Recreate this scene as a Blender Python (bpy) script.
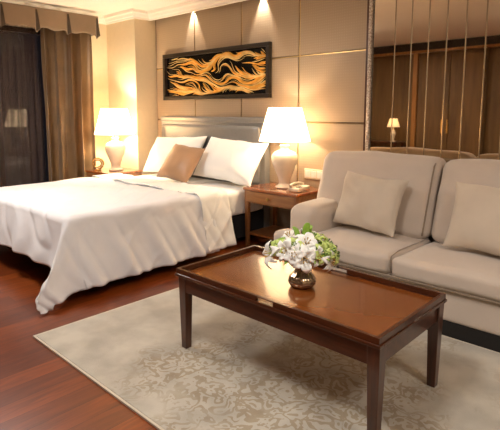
import bpy, bmesh, math, random
from mathutils import Vector, Matrix, noise
random.seed(7)
for o in list(bpy.data.objects): bpy.data.objects.remove(o)
SC = bpy.context.scene
COL = SC.collection
PI = math.pi
W = 4.0          # panelled wall plane (Y)
XL = -6.08       # window wall plane (X)
XR = 1.7         # right wall plane
YF = -1.17        # wall behind the camera
CZ = 2.62        # ceiling height

# ------------------------------------------------------------------ camera
cam = bpy.data.cameras.new('camera'); co = bpy.data.objects.new('camera', cam); COL.objects.link(co)
co.location = (0, 0, 1.35)
co.rotation_euler = (math.radians(90 - 7.1), 0, math.radians(43.5))
cam.sensor_width = 36; cam.sensor_fit = 'HORIZONTAL'
cam.lens = 487.4 / 500 * 36
cam.shift_x = (250 - 244.4) / 500; cam.shift_y = -(215 - 172) / 500
cam.clip_start = 0.02
SC.camera = co
# ------------------------------------------------------------------ world, exposure
wd = bpy.data.worlds.new('night'); SC.world = wd; wd.use_nodes = True
wd.node_tree.nodes['Background'].inputs[0].default_value = (0.006, 0.006, 0.008, 1)
wd.node_tree.nodes['Background'].inputs[1].default_value = 1
SC.view_settings.view_transform = 'Standard'; SC.view_settings.look = 'None'
SC.view_settings.exposure = 0.0; SC.view_settings.gamma = 1
SC.view_settings.use_curve_mapping = False
# light strengths
WARM = (1.0, 0.955, 0.91); LAMPC = (1.0, 0.84, 0.60)
FILL_W = 46; LAMP_W = 20; LAMP_L_W = 62; WALLSPOT_W = 60; SHADE_E = 2.2

def lamp_light(name, kind, loc, w, color, rot=(0, 0, 0), **kw):
    l = bpy.data.lights.new(name, kind); l.energy = w; l.color = color
    for k, v in kw.items(): setattr(l, k, v)
    o = bpy.data.objects.new(name, l); COL.objects.link(o); o.location = loc; o.rotation_euler = rot
    return o
# fill lamps added out of view to brighten the room; fixtures built below
FILL_LAMPS = [(-1.35, 0.75, FILL_W * .68), (-4.35, 1.25, FILL_W * 1.1), (.7, 1.6, FILL_W * .5)]
for x, y, w in FILL_LAMPS:
    lamp_light('ceiling_lamp_light', 'AREA', (x, y, CZ - .225), w, WARM, shape='DISK', size=.6)
    lamp_light('ceiling_lamp_uplight', 'AREA', (x, y, CZ - .14), w * (.2, .1, .3)[FILL_LAMPS.index((x, y, w))], WARM, rot=(PI, 0, 0), shape='DISK', size=.5)  # upward light added to brighten the ceiling and its reflection

# ------------------------------------------------------------------ materials
def rgb(r, g, b):
    f = lambda c: (c / 255 / 12.92) if c / 255 <= .04045 else ((c / 255 + .055) / 1.055) ** 2.4
    return (f(r), f(g), f(b), 1)
MATS = {}
class NT:
    def __init__(s, name):
        s.m = bpy.data.materials.new(name); s.m.use_nodes = True; s.t = s.m.node_tree
        s.p = s.t.nodes['Principled BSDF']; s.out = s.t.nodes['Material Output']; MATS[name] = s.m
    def n(s, ty, **kw):
        x = s.t.nodes.new(ty)
        for k, v in kw.items():
            if k.startswith('_'): setattr(x, k[1:], v)
            else: x.inputs[k.replace('__', ' ')].default_value = v
        return x
    def l(s, a, b): s.t.links.new(a, b)
    def coords(s, scale=(1, 1, 1), rot=(0, 0, 0)):
        tc = s.n('ShaderNodeTexCoord'); mp = s.n('ShaderNodeMapping'); mp.inputs['Scale'].default_value = scale
        mp.inputs['Rotation'].default_value = rot; s.l(tc.outputs['Object'], mp.inputs[0]); return mp.outputs[0]
    def ramp(s, fac, stops):
        r = s.n('ShaderNodeValToRGB'); e = r.color_ramp.elements
        while len(e) < len(stops): e.new(.5)
        for i, (p, c) in enumerate(stops): e[i].position = p; e[i].color = c
        s.l(fac, r.inputs[0]); return r.outputs[0]
    def bump(s, h, strength, dist=.01):
        b = s.n('ShaderNodeBump'); b.inputs['Strength'].default_value = strength; b.inputs['Distance'].default_value = dist
        s.l(h, b.inputs['Height']); s.l(b.outputs[0], s.p.inputs['Normal'])

def plain(name, c, rough=.5, metal=0, noise_amt=.06, nscale=20, bump=0, sheen=0, coat=0, bscale=None):
    t = NT(name); co_ = t.coords()
    nz = t.n('ShaderNodeTexNoise', Scale=nscale, Detail=4.0); t.l(co_, nz.inputs['Vector'])
    k = lambda f: (min(1, c[0] * f), min(1, c[1] * f), min(1, c[2] * f), 1)
    t.l(t.ramp(nz.outputs[0], [(.3, k(1 - noise_amt)), (.7, k(1 + noise_amt))]), t.p.inputs['Base Color'])
    t.p.inputs['Roughness'].default_value = rough; t.p.inputs['Metallic'].default_value = metal
    t.p.inputs['Sheen Weight'].default_value = sheen; t.p.inputs['Coat Weight'].default_value = coat
    t.p.inputs['Coat Roughness'].default_value = .08
    if bump:
        n2 = t.n('ShaderNodeTexNoise', Scale=bscale or nscale * 8, Detail=3.0); t.l(co_, n2.inputs['Vector'])
        t.bump(n2.outputs[0], bump, .004)
    return t.m

def wood(name, dark, light, scale, rough=.3, coat=.5, axis=0):
    t = NT(name); sc = [scale * 5] * 3; sc[axis] = scale * .5
    c = t.coords(tuple(sc))
    nz = t.n('ShaderNodeTexNoise', Scale=2.0, Detail=3.0, Distortion=.5); t.l(c, nz.inputs['Vector'])
    t.l(t.ramp(nz.outputs[0], [(.3, dark), (.7, light)]), t.p.inputs['Base Color'])
    t.p.inputs['Roughness'].default_value = rough; t.p.inputs['Coat Weight'].default_value = coat
    t.p.inputs['Coat Roughness'].default_value = .12
    return t.m

def floor_mat():
    t = NT('red wood planks'); c = t.coords(rot=(0, 0, PI / 2))
    br = t.n('ShaderNodeTexBrick'); br.offset = .37
    for k, v in {'Scale': 1.0, 'Brick Width': 1.3, 'Row Height': .125, 'Mortar Size': .0012, 'Mortar Smooth': .3, 'Bias': 0}.items(): br.inputs[k].default_value = v
    br.inputs['Color1'].default_value = rgb(104, 46, 13); br.inputs['Color2'].default_value = rgb(134, 64, 20); br.inputs['Mortar'].default_value = rgb(44, 16, 7)
    t.l(c, br.inputs['Vector'])
    c2 = t.coords((14, 1.2, 1)); nz = t.n('ShaderNodeTexNoise', Scale=2.5, Detail=7.0, Distortion=1.2); t.l(c2, nz.inputs['Vector'])
    g = t.ramp(nz.outputs[0], [(.25, (.55, .5, .45, 1)), (.75, (1.2, 1.15, 1.1, 1))])
    mx = t.n('ShaderNodeMix', _data_type='RGBA', _blend_type='MULTIPLY'); mx.inputs[0].default_value = 1
    t.l(br.outputs[0], mx.inputs[6]); t.l(g, mx.inputs[7]); t.l(mx.outputs[2], t.p.inputs['Base Color'])
    t.p.inputs['Roughness'].default_value = .32; t.p.inputs['Coat Weight'].default_value = .25; t.p.inputs['Coat Roughness'].default_value = .2
    t.bump(br.outputs['Fac'], -.3, .002)
    return t.m

def rug_mat():
    t = NT('damask rug pile'); c = t.coords()
    # warped rings give curling scroll work
    n1 = t.n('ShaderNodeTexNoise', Scale=9.0, Detail=2.0, Distortion=.8); t.l(c, n1.inputs['Vector'])
    vm = t.n('ShaderNodeVectorMath', _operation='MULTIPLY_ADD'); t.l(n1.outputs['Color'], vm.inputs[0]); vm.inputs[1].default_value = (.2, .2, .2); t.l(c, vm.inputs[2])
    vo = t.n('ShaderNodeTexVoronoi', Scale=11.0); t.l(vm.outputs[0], vo.inputs['Vector'])
    m1 = t.n('ShaderNodeMath', _operation='MULTIPLY'); t.l(vo.outputs['Distance'], m1.inputs[0]); m1.inputs[1].default_value = 15
    m2 = t.n('ShaderNodeMath', _operation='SINE'); t.l(m1.outputs[0], m2.inputs[0])
    pat = t.n('ShaderNodeMath', _operation='GREATER_THAN'); t.l(m2.outputs[0], pat.inputs[0]); pat.inputs[1].default_value = .05
    # where the scroll work is worn away / bare
    n2 = t.n('ShaderNodeTexNoise', Scale=2.2, Detail=4.0, Roughness=.6); t.l(c, n2.inputs['Vector'])
    ds = t.n('ShaderNodeVectorMath', _operation='DISTANCE'); t.l(c, ds.inputs[0]); ds.inputs[1].default_value = (-1.25, 1.75, 0)
    ms = t.n('ShaderNodeMath', _operation='MULTIPLY_ADD'); t.l(ds.outputs['Value'], ms.inputs[0]); ms.inputs[1].default_value = -.28; t.l(n2.outputs[0], ms.inputs[2])
    msk = t.ramp(ms.outputs[0], [(.24, (0, 0, 0, 1)), (.38, (.9, .9, .9, 1))])
    mm = t.n('ShaderNodeMath', _operation='MULTIPLY'); t.l(pat.outputs[0], mm.inputs[0]); t.l(msk, mm.inputs[1])
    n3 = t.n('ShaderNodeTexNoise', Scale=5.0, Detail=6.0); t.l(c, n3.inputs['Vector'])
    basec = t.ramp(n3.outputs[0], [(.35, rgb(166, 157, 142)), (.65, rgb(192, 184, 168))])
    gold = t.ramp(n3.outputs[0], [(.35, rgb(138, 120, 94)), (.65, rgb(162, 145, 118))])
    mx = t.n('ShaderNodeMix', _data_type='RGBA'); t.l(mm.outputs[0], mx.inputs[0]); t.l(basec, mx.inputs[6]); t.l(gold, mx.inputs[7])
    t.l(mx.outputs[2], t.p.inputs['Base Color'])
    t.p.inputs['Roughness'].default_value = .85; t.p.inputs['Sheen Weight'].default_value = .3
    n4 = t.n('ShaderNodeTexNoise', Scale=260.0, Detail=2.0); t.l(c, n4.inputs['Vector'])
    ad = t.n('ShaderNodeMath', _operation='MULTIPLY_ADD'); t.l(mm.outputs[0], ad.inputs[0]); ad.inputs[1].default_value = -.8; t.l(n4.outputs[0], ad.inputs[2])
    t.bump(ad.outputs[0], .5, .004)
    return t.m

def panel_mat():
    t = NT('quilted beige wall covering'); tc = t.n('ShaderNodeTexCoord'); sp = t.n('ShaderNodeSeparateXYZ'); t.l(tc.outputs['Object'], sp.inputs[0])
    outs = []
    for s_ in (1, -1):
        a = t.n('ShaderNodeMath', _operation='MULTIPLY_ADD'); t.l(sp.outputs[2], a.inputs[0]); a.inputs[1].default_value = s_; t.l(sp.outputs[0], a.inputs[2])
        b = t.n('ShaderNodeMath', _operation='MULTIPLY'); t.l(a.outputs[0], b.inputs[0]); b.inputs[1].default_value = 2 * PI / .05
        cc = t.n('ShaderNodeMath', _operation='SINE'); t.l(b.outputs[0], cc.inputs[0]); outs.append(cc.outputs[0])
    m = t.n('ShaderNodeMath', _operation='MULTIPLY'); t.l(outs[0], m.inputs[0]); t.l(outs[1], m.inputs[1])
    col = t.ramp(m.outputs[0], [(0, rgb(164, 143, 119)), (.9, rgb(172, 151, 127))])
    t.l(col, t.p.inputs['Base Color']); t.p.inputs['Roughness'].default_value = .42
    t.bump(m.outputs[0], .10, .003)
    return t.m

def fabric(name, c, rough=.9, sheen=.3, weave=420, bump=.35, var=.05):
    t = NT(name); cd = t.coords()
    nz = t.n('ShaderNodeTexNoise', Scale=6.0, Detail=5.0); t.l(cd, nz.inputs['Vector'])
    k = lambda f: (min(1, c[0] * f), min(1, c[1] * f), min(1, c[2] * f), 1)
    t.l(t.ramp(nz.outputs[0], [(.3, k(1 - var)), (.7, k(1 + var))]), t.p.inputs['Base Color'])
    n2 = t.n('ShaderNodeTexNoise', Scale=weave, Detail=1.0); t.l(cd, n2.inputs['Vector']); t.bump(n2.outputs[0], bump, .002)
    t.p.inputs['Roughness'].default_value = rough; t.p.inputs['Sheen Weight'].default_value = sheen
    return t.m

def shade_mat(name='lit cream lampshade', e=None):
    t = NT(name); d = t.n('ShaderNodeBsdfDiffuse', Color=rgb(250, 240, 222)); tr = t.n('ShaderNodeBsdfTranslucent', Color=rgb(255, 238, 210))
    mx = t.n('ShaderNodeMixShader'); mx.inputs[0].default_value = .55; t.l(d.outputs[0], mx.inputs[1]); t.l(tr.outputs[0], mx.inputs[2])
    em = t.n('ShaderNodeEmission', Strength=SHADE_E if e is None else e, Color=(1, .86, .66, 1)); ad = t.n('ShaderNodeAddShader')
    t.l(mx.outputs[0], ad.inputs[0]); t.l(em.outputs[0], ad.inputs[1]); t.l(ad.outputs[0], t.out.inputs[0]); return t.m

def emit(name, c, s):
    t = NT(name); em = t.n('ShaderNodeEmission', Strength=s, Color=c); t.l(em.outputs[0], t.out.inputs[0]); return t.m

def bulb_mat():
    t = NT('clear bulb glass'); tr = t.n('ShaderNodeBsdfTransparent', Color=(.97, .95, .9, 1)); em = t.n('ShaderNodeEmission', Strength=6.0, Color=(1, .82, .55, 1))
    ad = t.n('ShaderNodeAddShader'); t.l(tr.outputs[0], ad.inputs[0]); t.l(em.outputs[0], ad.inputs[1]); t.l(ad.outputs[0], t.out.inputs[0]); return t.m

def sheer_mat():
    t = NT('dark sheer voile'); cd = t.coords((1, 26, .6)); nz = t.n('ShaderNodeTexNoise', Scale=1.0, Detail=3.0); t.l(cd, nz.inputs['Vector'])
    d = t.n('ShaderNodeBsdfDiffuse', Color=rgb(96, 80, 72)); tr = t.n('ShaderNodeBsdfTransparent', Color=(1, 1, 1, 1))
    mx = t.n('ShaderNodeMixShader'); r = t.ramp(nz.outputs[0], [(.3, (.15, .15, .15, 1)), (.7, (.75, .75, .75, 1))]); t.l(r, mx.inputs[0])
    t.l(tr.outputs[0], mx.inputs[1]); t.l(d.outputs[0], mx.inputs[2]); t.l(mx.outputs[0], t.out.inputs[0]); return t.m

def glass_mat(name, c, rough=0.0, ior=1.45):
    t = NT(name); t.p.inputs['Base Color'].default_value = c; t.p.inputs['Transmission Weight'].default_value = 1
    t.p.inputs['Roughness'].default_value = rough; t.p.inputs['IOR'].default_value = ior; return t.m

M = dict(
    floor=floor_mat(), rug=rug_mat(), panel=panel_mat(),
    rugedge=fabric('rug binding', rgb(205, 192, 170)),
    wall=plain('cream painted wall', rgb(226, 208, 178), .8, noise_amt=.02, bump=.05),
    ceil=plain('white ceiling paint', rgb(240, 232, 222), .9, noise_amt=.01),
    groove=plain('dark groove lining', rgb(82, 60, 40), .5),
    goldline=plain('thin brass inlay', rgb(214, 178, 120), .3, .9),
    linen=fabric('white cotton duvet', rgb(234, 232, 232), .85, .2, 500, .15, .015),
    sheet=fabric('bright white bedsheet', rgb(246, 243, 238), .85, .2, 500, .12, .01),
    sofa=fabric('oatmeal sofa upholstery', rgb(204, 188, 172), .9, .4, 380, .4, .035),
    piping=fabric('sofa piping', rgb(150, 132, 112)),
    cushion=fabric('beige cushion cloth', rgb(206, 190, 170), .85, .35, 420, .4, .04),
    tan=fabric('satin tan cushion cloth', rgb(172, 132, 96), .45, .3, 300, .15, .06),
    black=plain('matt black plinth', rgb(20, 17, 16), .6),
    bedbase=fabric('black divan cloth', rgb(18, 15, 15), .9, .1),
    headboard=plain('silver grey satin leather', rgb(140, 139, 138), .34, .35, .03, 30, .1),
    tabledark=wood('dark mahogany', rgb(52, 23, 9), rgb(84, 40, 17), 4, .28, .5),
    tabledarkz=wood('dark mahogany upright', rgb(52, 23, 9), rgb(84, 40, 17), 4, .28, .5, 2),
    tabletop=plain('polished amber wood', rgb(122, 64, 22), .26, 0, .07, 3, coat=.5),
    nswood=wood('warm cherry wood', rgb(134, 84, 42), rgb(168, 112, 62), 4, .3, .6),
    nstop=wood('glossy cherry top', rgb(132, 66, 28), rgb(176, 98, 46), 3, .18, .8),
    nsz=wood('cherry wood legs', rgb(120, 72, 36), rgb(150, 96, 54), 4, .3, .5, 2),
    shade=shade_mat(), dimshade=shade_mat('dim amber lampshade', .25), bulb=bulb_mat(),
    ceramic=plain('glazed cream ceramic', rgb(226, 210, 186), .18, noise_amt=.03, coat=.6),
    brass=plain('aged brass', rgb(184, 146, 88), .28, 1),
    nickel=plain('bright nickel', rgb(200, 190, 176), .25, 1),
    picframe=wood('black brown picture frame', rgb(26, 18, 12), rgb(48, 36, 24), 4, .35, .3),
    picback=plain('black lacquer', rgb(12, 9, 6), .25),
    goldleaf=plain('gold leaf', rgb(236, 172, 66), .42, .3, .22, 14),
    goldpale=plain('pale silvered gold leaf', rgb(238, 204, 132), .4, .3, .2, 14),
    valance=fabric('taupe valance cloth', rgb(128, 106, 84), .6, .3, 300, .2, .08),
    pleat=fabric('shadow brown pleat cloth', rgb(70, 54, 38), .7),  # darker brown cloth for the pleat tabs
    drape=fabric('bronze satin curtain', rgb(122, 98, 70), .32, .2, 200, .1, .12),
    sheer=sheer_mat(), pane=glass_mat('window glass', (.9, .95, 1, 1)),
    winframe=plain('dark window frame', rgb(40, 32, 28), .4),
    vase=plain('bronze mercury glass', rgb(170, 148, 120), .12, .85, .35, 40),
    petal=plain('white lily petal', rgb(250, 248, 240), .5, noise_amt=.04, nscale=40),
    petalgreen=plain('lime green petal', rgb(206, 222, 130), .5, noise_amt=.1, nscale=40),
    leaf=plain('fresh green leaf', rgb(140, 176, 62), .45, noise_amt=.2, nscale=30),
    stem=plain('green stem', rgb(84, 116, 44), .5), stamen=plain('orange anther', rgb(176, 140, 60), .7),
    darkbud=plain('dark seed berry', rgb(52, 34, 30), .4),
    plastic=plain('ivory plastic', rgb(222, 206, 178), .35), plasticdark=plain('grey plastic', rgb(120, 108, 94), .4),
    crystal=glass_mat('crystal', (1, .97, .9, 1), .02, 1.5),
    wardrobe=wood('brown wardrobe veneer', rgb(92, 66, 34), rgb(118, 86, 46), 1.2, .55, 0, 2),
    wallwood=wood('brown wall veneer', rgb(90, 66, 36), rgb(112, 84, 48), 1.2, .55, 0, 2),
    darkband=plain('dark brown fascia', rgb(34, 20, 14), .5),
    orangewood=wood('orange wood trim', rgb(146, 98, 48), rgb(172, 122, 66), 3, .3, .4, 2),
    diffuser=emit('ceiling lamp diffuser', (1, .9, .78, 1), 3.0),  # glowing disc of the added fill lamps
    whitemetal=plain('white enamel', rgb(232, 226, 216), .4),
)
def mirror_mat():
    t = NT('bronze tinted mirror'); cd = t.coords((1, 1, 1)); nz = t.n('ShaderNodeTexNoise', Scale=2.0); t.l(cd, nz.inputs['Vector'])
    t.l(t.ramp(nz.outputs[0], [(.3, rgb(226, 210, 186)), (.7, rgb(230, 214, 190))]), t.p.inputs['Base Color'])
    t.p.inputs['Metallic'].default_value = 1; t.p.inputs['Roughness'].default_value = .02; return t.m
M['mirror'] = mirror_mat()
M['strip'] = plain('bevelled bronze mirror edge', rgb(150, 130, 104), .38, .9)
def sparkle():
    t = NT('hammered silver frame'); cd = t.coords(); vo = t.n('ShaderNodeTexVoronoi', Scale=110.0); t.l(cd, vo.inputs['Vector'])
    t.l(t.ramp(vo.outputs[0], [(0, rgb(250, 240, 226)), (.7, rgb(160, 142, 124))]), t.p.inputs['Base Color'])
    t.p.inputs['Metallic'].default_value = .4; t.p.inputs['Roughness'].default_value = .3; t.bump(vo.outputs[0], .6, .004); return t.m
M['sparkle'] = sparkle()

# ------------------------------------------------------------------ mesh helpers
def obj(name, bm, mat, parent=None, smooth=False, loc=None, rot=None, bevel=0):
    me = bpy.data.meshes.new(name)
    bmesh.ops.recalc_face_normals(bm, faces=bm.faces); bm.to_mesh(me); bm.free()
    me.materials.append(M[mat] if isinstance(mat, str) else mat)
    if smooth:
        for p in me.polygons: p.use_smooth = True
    o = bpy.data.objects.new(name, me); COL.objects.link(o)
    if parent: o.parent = parent
    if loc: o.location = loc
    if rot: o.rotation_euler = rot
    if bevel:
        b = o.modifiers.new('bevel', 'BEVEL'); b.width = bevel; b.segments = 2; b.limit_method = 'ANGLE'
    return o
def tag(o, label, cat, group=None, kind=None):
    o['label'] = label; o['category'] = cat
    if group: o['group'] = group
    if kind: o['kind'] = kind
    return o
def thing(name, label, cat, loc=(0, 0, 0), rz=0, group=None):
    o = bpy.data.objects.new(name, None); COL.objects.link(o); o.empty_display_size = .05
    o.location = loc; o.rotation_euler = (0, 0, rz); return tag(o, label, cat, group)
def struct(name, bm, mat, **kw):
    o = obj(name, bm, mat, **kw); o['kind'] = 'structure'; return o
def bx(bm, x0, x1, y0, y1, z0, z1):
    v = [bm.verts.new(p) for p in ((x0, y0, z0), (x1, y0, z0), (x1, y1, z0), (x0, y1, z0), (x0, y0, z1), (x1, y0, z1), (x1, y1, z1), (x0, y1, z1))]
    for f in ((0, 3, 2, 1), (4, 5, 6, 7), (0, 1, 5, 4), (1, 2, 6, 5), (2, 3, 7, 6), (3, 0, 4, 7)): bm.faces.new([v[i] for i in f])
    return bm
def box(*a): return bx(bmesh.new(), *a)
def frustum(bm, x, y, z0, z1, a0, a1, dx=0, dy=0):   # square leg, half sizes a0 (bottom) a1 (top); foot moved by dx, dy
    p = [(x + dx + sx * a0, y + dy + sy * a0, z0) for sx, sy in ((-1, -1), (1, -1), (1, 1), (-1, 1))] + [(x + sx * a1, y + sy * a1, z1) for sx, sy in ((-1, -1), (1, -1), (1, 1), (-1, 1))]
    v = [bm.verts.new(q) for q in p]
    for f in ((0, 3, 2, 1), (4, 5, 6, 7), (0, 1, 5, 4), (1, 2, 6, 5), (2, 3, 7, 6), (3, 0, 4, 7)): bm.faces.new([v[i] for i in f])
    return bm
def lathe(prof, n=40, rib=None, cap=True):
    bm = bmesh.new(); rings = []
    for r, z in prof:
        ring = []
        for i in range(n):
            a = 2 * PI * i / n; rr = r * (1 + (rib(a, z) if rib else 0))
            ring.append(bm.verts.new((rr * math.cos(a), rr * math.sin(a), z)))
        rings.append(ring)
    for a, b in zip(rings, rings[1:]):
        for i in range(n): bm.faces.new((a[i], a[(i + 1) % n], b[(i + 1) % n], b[i]))
    if cap: bm.faces.new(rings[0]); bm.faces.new(rings[-1])
    return bm
def smoothprof(pts, k=6):
    out = []
    P = [pts[0]] + list(pts) + [pts[-1]]
    for i in range(1, len(P) - 2):
        p0, p1, p2, p3 = P[i - 1], P[i], P[i + 1], P[i + 2]
        for j in range(k):
            t = j / k
            out.append(tuple(.5 * ((2 * p1[d]) + (-p0[d] + p2[d]) * t + (2 * p0[d] - 5 * p1[d] + 4 * p2[d] - p3[d]) * t * t + (-p0[d] + 3 * p1[d] - 3 * p2[d] + p3[d]) * t ** 3) for d in range(len(p1))))
    out.append(tuple(pts[-1])); return out
def tube(bm, pts, r, n=8, flat=1.0, up=Vector((0, 0, 1))):
    pts = [Vector(p) for p in pts]; rings = []
    for i, p in enumerate(pts):
        t = (pts[min(i + 1, len(pts) - 1)] - pts[max(i - 1, 0)])
        t = t.normalized() if t.length > 1e-9 else Vector((0, 0, 1))
        u = up if abs(t.dot(up)) < .95 else Vector((1, 0, 0))
        a = t.cross(u).normalized(); b = a.cross(t).normalized()
        rr = r(i / (len(pts) - 1)) if callable(r) else r
        rings.append([bm.verts.new(p + a * rr * math.cos(2 * PI * k / n) + b * rr * flat * math.sin(2 * PI * k / n)) for k in range(n)])
    for A, B in zip(rings, rings[1:]):
        for k in range(n): bm.faces.new((A[k], A[(k + 1) % n], B[(k + 1) % n], B[k]))
    bm.faces.new(rings[0]); bm.faces.new(rings[-1]); return bm
def softbox(w, d, h, r, seg=14, puff=(0, 0, 0), warp=None, namp=0, nsc=4, seed=0):
    """rounded cushion box centred on x,y with its base at z = 0"""
    bm = bmesh.new(); bmesh.ops.create_cube(bm, size=2)
    bmesh.ops.subdivide_edges(bm, edges=bm.edges[:], cuts=seg, use_grid_fill=True)
    hx, hy, hz = w / 2, d / 2, h / 2
    for v in bm.verts:
        u = v.co.copy()
        # push grid lines towards the edges so the rounding is well sampled
        e = [math.copysign(abs(c) ** .72, c) for c in u]
        p = Vector((e[0] * hx, e[1] * hy, e[2] * hz))
        q = Vector([max(-(hh - r), min(hh - r, c)) for hh, c in zip((hx, hy, hz), p)])
        dlt = p - q
        if dlt.length > 1e-7: p = q + dlt.normalized() * r
        fx, fy, fz = [1 - abs(c) ** 3 for c in e]
        p.x += math.copysign(puff[0], u.x) * fy * fz * (abs(e[0])) ** 2
        p.y += math.copysign(puff[1], u.y) * fx * fz * (abs(e[1])) ** 2
        p.z += math.copysign(puff[2], u.z) * fx * fy * (abs(e[2])) ** 2
        if namp:
            nn = p.normalized(); p += nn * namp * noise.noise(p * nsc + Vector((seed, seed * 2, 0)))
        p.z += hz
        if warp: p = Vector(warp(p))
        v.co = p
    return bm
def pillow(w, h, t, n=26, pinch=.07, crease=.008, seed=0, p=2.6):
    """lies in local XZ, thickness along Y, centre at origin"""
    bm = bmesh.new(); sides = []
    for s in (1, -1):
        g = []
        for i in range(n + 1):
            row = []
            for j in range(n + 1):
                u = math.sin((i / n - .5) * PI); v = math.sin((j / n - .5) * PI)
                x = w / 2 * u * (1 - pinch * (1 - v * v)); z = h / 2 * v * (1 - pinch * (1 - u * u))
                f = max(0, (1 - abs(u) ** p)) ** .55 * max(0, (1 - abs(v) ** p)) ** .55
                q = Vector((x * 5, z * 5, seed * 3.7 + s))
                wr = noise.noise(q) * 2 + noise.noise(Vector((x * 14 + z * 6, z * 9, seed))) * .9
                y = s * (t / 2 * f + crease * wr * min(1, f * 2))
                row.append(bm.verts.new((x + (noise.noise(Vector((z * 6, seed, 1))) * .01), y, z + noise.noise(Vector((x * 6, seed, 5))) * .01)))
            g.append(row)
        for i in range(n):
            for j in range(n): bm.faces.new((g[i][j], g[i + 1][j], g[i + 1][j + 1], g[i][j + 1]))
    bmesh.ops.remove_doubles(bm, verts=bm.verts, dist=.0006)
    return bm
def copy_tree(o, parent=None):
    c = o.copy(); COL.objects.link(c)
    if parent: c.parent = parent; c.matrix_parent_inverse = o.matrix_parent_inverse
    for ch in o.children: copy_tree(ch, c)
    return c

# ------------------------------------------------------------------ room shell
JX, JY = -5.41, 3.67     # pier in the corner beside the window
struct('floor', box(XL - .3, XR + .1, YF - .1, W + .1, -.1, 0), 'floor')
struct('ceiling', box(XL - .3, XR + .1, YF - .1, W + .1, CZ, CZ + .1), 'ceil')
wy0, wy1, wz0, wz1 = .55, 3.12, .12, 2.36
bm = bmesh.new()
bx(bm, XL - .16, XL, YF - .1, wy0, 0, CZ); bx(bm, XL - .16, XL, wy1, W + .1, 0, CZ)
bx(bm, XL - .16, XL, wy0, wy1, 0, wz0); bx(bm, XL - .16, XL, wy0, wy1, wz1, CZ)
struct('wall_left', bm, 'wall')
struct('wall_pier', box(XL, JX, JY, W, 0, CZ), 'wall')
struct('wall_right', box(XR, XR + .1, YF, W, 0, CZ), 'wall')
struct('wall_front', box(XL, XR, YF - .1, YF, 0, CZ), 'wallwood')
wb = struct('wall_back', box(JX, XR, W + .012, W + .1, 0, CZ), 'groove')
# upholstered panels on the back wall
cols = [-5.41, -4.62, -3.83, -3.03, -2.272]; rows = [.0, .58, 1.24, 1.9, 2.6]
bm = bmesh.new(); g = .009
for a, b in zip(cols, cols[1:]):
    for c, d in zip(rows, rows[1:]):
        bx(bm, a + g, b - g, W - .012, W + .02, c + g, d - g)
bx(bm, -2.235, XR, W - .012, W + .02, .005, 2.6)
struct('wall_back_panels', bm, 'panel', bevel=.003)
bm = bmesh.new()
for z in rows[1:-1]: bx(bm, JX + .01, -2.25, W - .008, W + .01, z - (.008 if z != 1.24 else .004), z + (.002 if z != 1.24 else -.002))
for x in cols[1:-1]: bx(bm, x - .003, x + .003, W - .004, W + .012, .01, 2.59)
struct('trim_1', bm, 'goldline')
# baseboards
struct('baseboard_back', box(-2.6, XR, W - .03, W - .013, 0, .1), 'tabledark')
struct('baseboard_left', box(XL, XL + .015, YF, JY, 0, .1), 'tabledark')
# cornice: stepped moulding along window wall, pier and (with a light slot) along the panelled wall
def cornice(bm, pts, out):
    prof = [(0, 0), (.018, 0), (.022, .02), (.04, .028), (.055, .055), (.085, .066), (.092, .1)]
    prof = [(a, CZ - .1 + b) for a, b in prof]
    rows_ = []
    for i, (p, nrm) in enumerate(zip(pts, out)):
        rows_.append([bm.verts.new((p[0] + nrm[0] * a, p[1] + nrm[1] * a, z)) for a, z in prof])
    for A, B in zip(rows_, rows_[1:]):
        for k in range(len(prof) - 1): bm.faces.new((A[k], A[k + 1], B[k + 1], B[k]))
bm = bmesh.new()
SL = W - .10
cornice(bm, [(XL + .001, YF), (XL + .001, JY - .001), (JX + .001, JY - .001), (JX + .001, SL), (XR, SL)],
        [(1, 0), (1, -1), (1, -1), (1, -1), (0, -1)])
# board closing the slot's room side, and its inner face
bx(bm, JX, XR, SL, SL + .012, CZ - .1, CZ)
struct('trim_2', bm, 'ceil')

# window
wn = struct('window_1', (lambda b: [bx(b, XL - .12, XL - .05, y, y + .06, wz0, wz1) for y in (wy0, 1.36, 2.2, wy1 - .06)] and [bx(b, XL - .12, XL - .05, wy0, wy1, z, z + .06) for z in (wz0, wz1 - .06)] and b)(bmesh.new()), 'winframe', bevel=.004)
obj('pane', box(XL - .09, XL - .084, wy0 + .03, wy1 - .03, wz0 + .03, wz1 - .03), 'pane', wn)

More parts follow.
